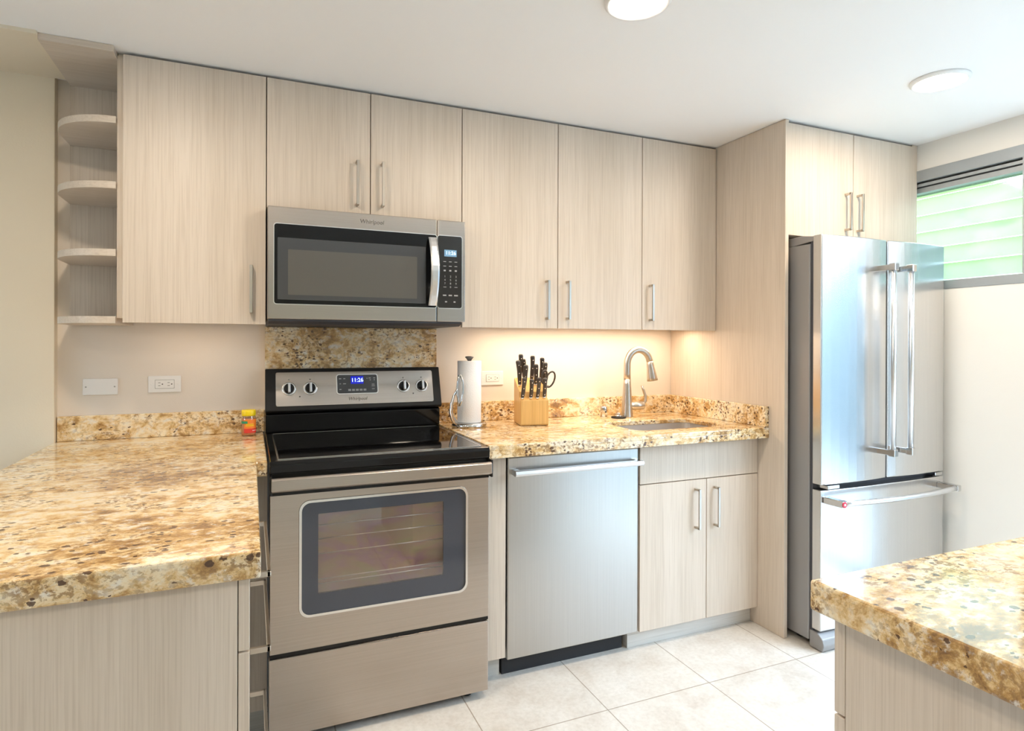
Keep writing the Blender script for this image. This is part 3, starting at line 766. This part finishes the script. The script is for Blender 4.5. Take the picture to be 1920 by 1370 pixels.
# ------------------------------------------------------------------ dishwasher, base cabinets
BY = -.6446
o = bx(.757, .853, BY + .004, BY + .022, .094, ZS - .001).build('wood_filler', 'wood', loc=(.8, BY, 0))
tag(o, 'narrow pale wood filler panel between the range and dishwasher', 'filler')
fp = MB().box(.757, .853, -.578, -.560, .0, .0935).build('toe_board', 'toe', o)
t = thing('dishwasher', 'stainless steel dishwasher with a full-width bar handle under the counter', 'dishwasher', (1.16, -.35, 0))
bx(.862, 1.462, -.60, -.05, .10, ZS - .004).build('tub', 'black_satin', t)
d = bx(.8605, 1.4635, -.6425, -.601, .082, .866, bev=.005).build('door_panel', 'steel_dw', t)
mb = MB(); mb.prism([(-.668, .796), (-.684, .798), (-.688, .806), (-.684, .818), (-.668, .820), (-.662, .808)], 'x', .876, 1.4625, bev=.002)
mb.box(.878, .902, -.67, -.642, .797, .819, bev=.002); mb.box(1.437, 1.461, -.67, -.642, .797, .819, bev=.002)
mb.build('handle', 'alu', d)
bx(.8605, 1.42, -.585, -.56, .0, .10).build('toe_kick', 'dark', t)
t = thing('base_cabinet', 'pale wood sink base cabinet with two doors and a false front', 'cabinet', (1.8, -.35, 0))
mb = MB(); CXa, CXb = 1.4685, 2.1262
mb.box(CXa, CXa + .018, BY + .0205, -.003, .085, ZS - .001); mb.box(CXb - .018, CXb, BY + .0205, -.003, .085, ZS - .001)
mb.box(CXa + .018, CXb - .018, BY + .0205, -.003, .085, .103); mb.box(CXa + .018, CXb - .018, -.015, -.003, .103, ZS - .001); mb.box(CXa + .018, CXb - .018, BY + .0205, BY + .04, .69, .74)
mb.build('carcass', 'wood', t)
bx(CXa + g, CXb - .0005, BY, BY + .0195, .7085, .866, bev=.001, seg=1).build('false_front', 'wood', t)
for a, b, hx in ((CXa, 1.826, 1.7635), (1.826, CXb + .0013, 1.8705)):
    d = bx(a + g, b - g, BY, BY + .0195, .081, .7045, bev=.001, seg=1).build('door', 'wood', t)
    pull('-y', 'z', (hx, BY, .5795), .178, d)
mb = bx(1.437, 2.126, -.601, -.585, .0005, .083); mb.box(1.437, 1.453, -.585, -.4, .0005, .083)
mb.build('toe_kick', 'toe', t)

# peninsula cabinet: end panel towards the camera, drawers facing the range
t = thing('base_cabinet', 'pale wood peninsula drawer cabinet under the left foreground counter', 'cabinet', (-.4, -1.1, 0))
bx(-.72, -.076, -1.592, -1.572, .0, ZS - .001, bev=.001, seg=1).build('end_panel', 'wood', t)
bx(-.715, -.0785, -1.571, -.72, .095, ZS - .001).build('carcass', 'dark', t)
bx(-.72, -.10, -1.56, -.73, .0, .094).build('toe_kick', 'toe', t)
for z0, z1, hz in ((.742, ZS - .006, .812), (.438, .7385, .652), (.097, .4345, .352)):
    d = bx(-.0745, -.0555, -1.592, -.735, z0, z1, bev=.001, seg=1).build('drawer', 'wood', t)
    pull('+x', 'y', (-.0555, -1.21, hz), .40, d, proj=.042, w=.012)
o = bx(-.0545, -.003, BY + .003, BY + .022, .094, ZS - .001).build('wood_filler', 'wood', loc=(-.03, BY, 0))
tag(o, 'grey-lit wood filler strip in the corner left of the range', 'filler')
bx(-.72, -.004, -.60, -.585, .0, .0935).build('toe_board', 'toe', o)

# island cabinet
t = thing('base_cabinet', 'pale wood island cabinet under the counter corner at lower right', 'cabinet', (1.35, -2.5, 0))
bx(.819, .839, -3.02, -2.1215, .0, ZS - .001, bev=.001, seg=1).build('end_panel', 'wood', t)
bx(.840, 1.93, -3.02, -2.1225, .095, ZS - .001).build('carcass', 'wood', t)
bx(.840, 1.93, -2.95, -2.17, .0, .094).build('toe_kick', 'toe', t)
for xa, xb in ((.819, 1.373), (1.377, 1.93)):
    for z0, z1 in ((.712, ZS - .006), (.42, .708), (.10, .416)):
        d = bx(xa, xb, -2.1205, -2.1015, z0, z1, bev=.001, seg=1).build('drawer', 'wood', t)
        pull('+y', 'x', ((xa + xb) / 2, -2.1015, z1 - .07), .30, d)

# ------------------------------------------------------------------ wall plates
def plate(x0, x1, z0, z1, name, label, sockets):
    o = MB().prism(rrect(x0, x1, z0, z1, .003, 3), 'y', -.0065, -.0003, bev=.0015, seg=2).build(name, 'white', loc=((x0 + x1) / 2, 0, (z0 + z1) / 2))
    tag(o, label, 'wall plate')
    xm, zm = (x0 + x1) / 2, (z0 + z1) / 2
    if sockets:
        mb = MB().prism(rrect(xm - .0335, xm + .0335, zm - .0165, zm + .0165, .002, 3), 'y', -.0085, -.006, bev=.0006, seg=1); mb.build('receptacle', 'white', o)
        MB().frame(rrect(xm - .0345, xm + .0345, zm - .0175, zm + .0175, .002, 3), rrect(xm - .0335, xm + .0335, zm - .0165, zm + .0165, .002, 3), 'y', -.0068, -.0064).build('receptacle_gap', 'slot', o)
        for s in (-.019, .014):
            mb = MB()
            mb.box(xm + s - .004, xm + s + .004, -.0088, -.0084, zm + .005, zm + .0068); mb.box(xm + s - .004, xm + s + .004, -.0088, -.0084, zm - .0068, zm - .005)
            mb.lathe([(.0026, 0), (.0026, .0004)], (xm + s + .011, -.0084, zm), (0, -1, 0), 10)
            mb.build('socket', 'slot', o)
    for s in (-1, 1): MB().lathe([(.003, 0), (.003, .0006), (.002, .001)], (xm + s * .0475, -.0064, zm), (0, -1, 0), 10).build('screw', 'print_grey' if not sockets else 'white', o)
plate(-.652, -.536, 1.101, 1.164, 'blank_plate', 'blank white wall plate with two screws on the left wall', False)
plate(-.432, -.316, 1.105, 1.171, 'outlet_plate', 'white outlet plate left of the range above the granite splash', True)
plate(.988, 1.104, 1.101, 1.169, 'outlet_plate', 'cream outlet plate between the paper towels and knife block', True)

# ------------------------------------------------------------------ jar
JX, JY = -.062, -.100
t = thing('spice_jar', 'small orange spice jar with a yellow lid at the back of the left counter', 'jar', (JX, JY, ZT))
MB().lathe([(.026, 0), (.0275, .003), (.0275, .070), (.024, .078), (.024, .082)], (JX, JY, ZT + .0003), n=32).build('glass', 'jar', t)
MB().lathe([(.0255, .002), (.0262, .004), (.0262, .066), (.02, .070)], (JX, JY, ZT + .0003), n=32).build('contents', 'powder', t)
def band(z0, z1, a0, a1, r, m_, name, parent):
    mb = MB(); n = 20; V = []
    for k in range(n + 1):
        a = math.radians(a0 + (a1 - a0) * k / n)
        for rr_, zz in ((r, z0), (r, z1), (r + .0004, z1), (r + .0004, z0)): V.append((JX + rr_ * math.cos(a), JY + rr_ * math.sin(a), ZT + zz))
    F = []
    for k in range(n):
        for j in range(4): F.append((k * 4 + j, k * 4 + (j + 1) % 4, k * 4 + 4 + (j + 1) % 4, k * 4 + 4 + j))
    F += [(0, 1, 2, 3), tuple(n * 4 + j for j in range(4))]
    mb.add(V, F, False); return mb.build(name, m_, parent)
lb = band(.012, .066, 232, 400, .0277, 'orange', 'label', t)
band(.012, .030, 232, 400, .0282, 'red', 'label_panel', lb)
band(.050, .060, 200, 262, .0284, 'green', 'label_banner', lb)
band(.040, .043, 245, 315, .0283, 'yellow', 'label_line', lb); band(.046, .049, 250, 310, .0283, 'yellow', 'label_line', lb); band(.0205, .0225, 300, 340, .0286, 'white', 'label_line', lb)
MB().lathe([(.0262, .0805), (.0270, .083), (.0270, .101), (.0255, .104)], (JX, JY, ZT), n=36).build('lid', 'yellow', t)

# ------------------------------------------------------------------ paper towels
TX, TY = .868, -.170
t = thing('paper_towel_holder', 'chrome upright paper towel holder with a curved side arm', 'holder', (TX, TY, ZT))
MB().lathe([(.079, 0), (.081, .003), (.081, .011), (.076, .017), (.070, .019)], (TX, TY, ZT), n=44).build('base', 'chrome', t)
MB().cyl((TX, TY, ZT + .018), (TX, TY, 1.232), .008, 16).build('post', 'chrome', t)
MB().lathe([(.010, 0), (.011, .004), (.016, .010), (.020, .014), (.018, .018), (.006, .0195)], (TX, TY, 1.228), n=28).build('finial', 'print_dark', t)
PT = [(.796, -.215, .942), (.786, -.232, .955), (.764, -.245, .975), (.754, -.25, 1.005), (.757, -.252, 1.04), (.767, -.254, 1.075), (.782, -.255, 1.105)]
MB().tube(PT, [.006, .008, .010, .0105, .0095, .008, .006], 12, flat=(1.5, .6)).build('arm', 'chrome', t)
PT2 = [(.795, -.258, 1.166), (.804, -.260, 1.145), (.808, -.262, 1.115), (.806, -.262, 1.085), (.800, -.262, 1.055), (.792, -.260, 1.030)]
PTb = [(.790, -.256, 1.166), (.784, -.257, 1.14), (.781, -.257, 1.11), (.782, -.257, 1.08), (.786, -.257, 1.052), (.790, -.257, 1.030)]
MB().tube(PTb[::-1] + PT2, .0042, 10).build('tension_loop', 'chrome', t)
t2 = thing('paper_towel_roll', 'white paper towel roll standing on the chrome holder', 'paper towel', (TX, TY, ZT + .02))
mb = MB(); mb.lathe([(.018, .001), (.018, 0), (.052, 0), (.0545, .002), (.0545, .276), (.053, .279), (.018, .279), (.018, .001)], (TX, TY, ZT + .0195), n=48); mb.f = mb.f[:-2]; mb.s = mb.s[:-2]
mb.build('roll', 'paper', t2)

# ------------------------------------------------------------------ knife block and knives
a_ = math.radians(-13.2); BO = Vector((1.083, -.267, ZT))
XF = Matrix.Translation(BO) @ Matrix.Rotation(a_, 4, 'Z')
def L2W(u, v, z): return XF @ Vector((u, v, z))
t = thing('knife_block', 'honey-coloured wooden knife block on the counter by the outlet', 'knife block', tuple(BO))
mb = MB().prism([(.006, .0015), (.0, .008), (.0, .118), (.028, .128), (.034, .128), (.034, .155), (.052, .163), (.118, .192), (.165, .213), (.172, .205), (.172, .0015)], 'x', 0, .131, bev=.002, xf=XF)
mb.build('body', 'block', t)
for u in (.012, .118):
    for v in (.02, .15): p = L2W(u, v, 0); MB().cyl(p, p + Vector((0, 0, .0015)), .006, 10).build('foot', 'black_satin', t)
TOPS = [(0, .118), (.028, .128), (.034, .128), (.0341, .155), (.052, .163), (.118, .192), (.165, .213), (.172, .205)]
def block_top(v):
    if v < -.003 or v > .174: return -1
    v = min(max(v, 0), .172)
    for (a, za), (b, zb) in zip(TOPS, TOPS[1:]):
        if a <= v <= b: return za + (zb - za) * (v - a) / (b - a)
XI = XF.inverted()
def knife(base, top, w, label, big, group, rv):
    base, top = Vector(base), Vector(top); ax = (top - base).normalized()
    p = top.copy()
    for _ in range(200):                    # slide down the handle until its foot meets the block
        q = XI @ (p - ax * .001)
        if max(block_top(q.y - w * .3), block_top(q.y + w * .3)) + w * .05 > q.z: break
        p -= ax * .001
    base = p; Lh = (top - base).length
    k = thing('steak_knife' if not big else 'kitchen_knife', label, 'knife', tuple(base), group)
    side = Vector((1, -.2, 0)); side = (side - ax * side.dot(ax)).normalized(); fr = side.cross(ax)
    if fr.y > 0: fr = -fr
    # broad face turned towards the viewer a little, so that the rivets show
    ww, th = w, w * .62
    def sec(h, sw, st, off=0):
        c = base + ax * h + side * off
        return [c + side * (ww * sw * math.cos(q)) / 2 + fr * (th * st * math.sin(q)) / 2 for q in [2 * PI * (j + .5) / 10 for j in range(10)]]
    V, F = [], []
    prof = [(.009 / Lh, .80, .9, 0), (.12, .82, .95, 0), (.35, .95, 1, .0006), (.6, .92, 1, 0), (.82, 1.02, 1, -.0008), (.95, 1.08, .95, -.0022), (1.0, .85, .8, -.0024)]
    for h, a, b, off in prof: V += sec(h * Lh, a, b, off)
    for i in range(len(prof) - 1):
        for j in range(10): F.append((i * 10 + j, i * 10 + (j + 1) % 10, i * 10 + 10 + (j + 1) % 10, i * 10 + 10 + j))
    F += [tuple(range(10))[::-1], tuple(range(len(V) - 10, len(V)))]
    MB().add(V, F, True).build('handle', 'knife', k)
    for f in (rv or (.2, .52, .84)):
        c = base + ax * (Lh * f) + fr * (th * .5 - .0008); MB().lathe([(.0026, 0), (.0026, .0014), (.0012, .002)], c, fr, 10).build('rivet', 'rivet', k)
    mb = MB(); mb.tube([base, base + ax * .009], w * .40, 8, flat=(.62, 1.0)); mb.build('bolster', 'rivet', k)
    return k
SK = [((1.092, -.262, 1.047), (1.088, -.300, 1.151)), ((1.132, -.268, 1.043), (1.123, -.305, 1.144)), ((1.162, -.275, 1.043), (1.157, -.312, 1.151)), ((1.195, -.280, 1.050), (1.184, -.317, 1.148))]
for (b, tp), nm in zip(SK, ('leftmost', 'second from left', 'third from left', 'rightmost')):
    knife(b, tp, .0200, f'dark-handled steak knife, {nm} in the front row of the knife block', False, 'steak knives in the block', None)
BK = [((1.113, -.19, 1.105), (1.085, -.235, 1.227), 'riveted dark knife at the far left of the block, tilting left'),
      ((1.124, -.212, 1.098), (1.116, -.257, 1.207), 'short riveted dark knife just above the leftmost steak knife'),
      ((1.137, -.13, 1.125), (1.129, -.17, 1.255), 'tallest dark-handled knife at the back left of the block'),
      ((1.162, -.13, 1.130), (1.146, -.16, 1.232), 'dark knife behind the left pair with only its butt showing'),
      ((1.186, -.16, 1.111), (1.174, -.205, 1.248), 'long dark-handled knife standing alone in the middle of the block'),
      ((1.189, -.20, 1.094), (1.173, -.245, 1.209), 'dark knife just right of the middle knife, behind the scissors'),
      ((1.239, -.15, 1.104), (1.227, -.20, 1.238), 'tall dark honing-steel-like handle at the back right of the block'),
      ((1.238, -.18, 1.099), (1.229, -.23, 1.216), 'dark handle in front of the back right one, near the scissors loop')]
for b, tp, lab in BK: knife(b, tp, .0215, lab, True, 'large knives in the block', None)
t = thing('kitchen_scissors', 'dark-handled kitchen scissors with an open loop on the right of the block', 'scissors', (1.235, -.19, 1.09))
def loop_pts(c, ax, sd, ra, rb, n=22): return [Vector(c) + Vector(ax) * (ra * math.sin(2 * PI * k / n)) + Vector(sd) * (rb * math.cos(2 * PI * k / n)) for k in range(n + 1)]
ax = Vector((.15, -.35, .92)).normalized()
MB().tube(loop_pts((1.250, -.234, 1.137), ax, (.97, -.1, -.2), .040, .021), .0045, 8).build('finger_loop', 'knife', t)
MB().tube(loop_pts((1.206, -.262, 1.150), Vector((-.1, -.35, .92)).normalized(), (.97, -.1, .1), .034, .014), .0045, 8).build('finger_loop', 'knife', t)
MB().tube([(1.2165, -.241, 1.096), (1.226, -.240, 1.100), (1.238, -.238, 1.106)], .005, 8).build('shank', 'knife', t)
MB().tube([(1.2135, -.243, 1.0965), (1.211, -.248, 1.106), (1.209, -.254, 1.120)], .005, 8).build('shank', 'knife', t)

for o in list(bpy.data.objects):
    if '_w' in o: del o['_w']
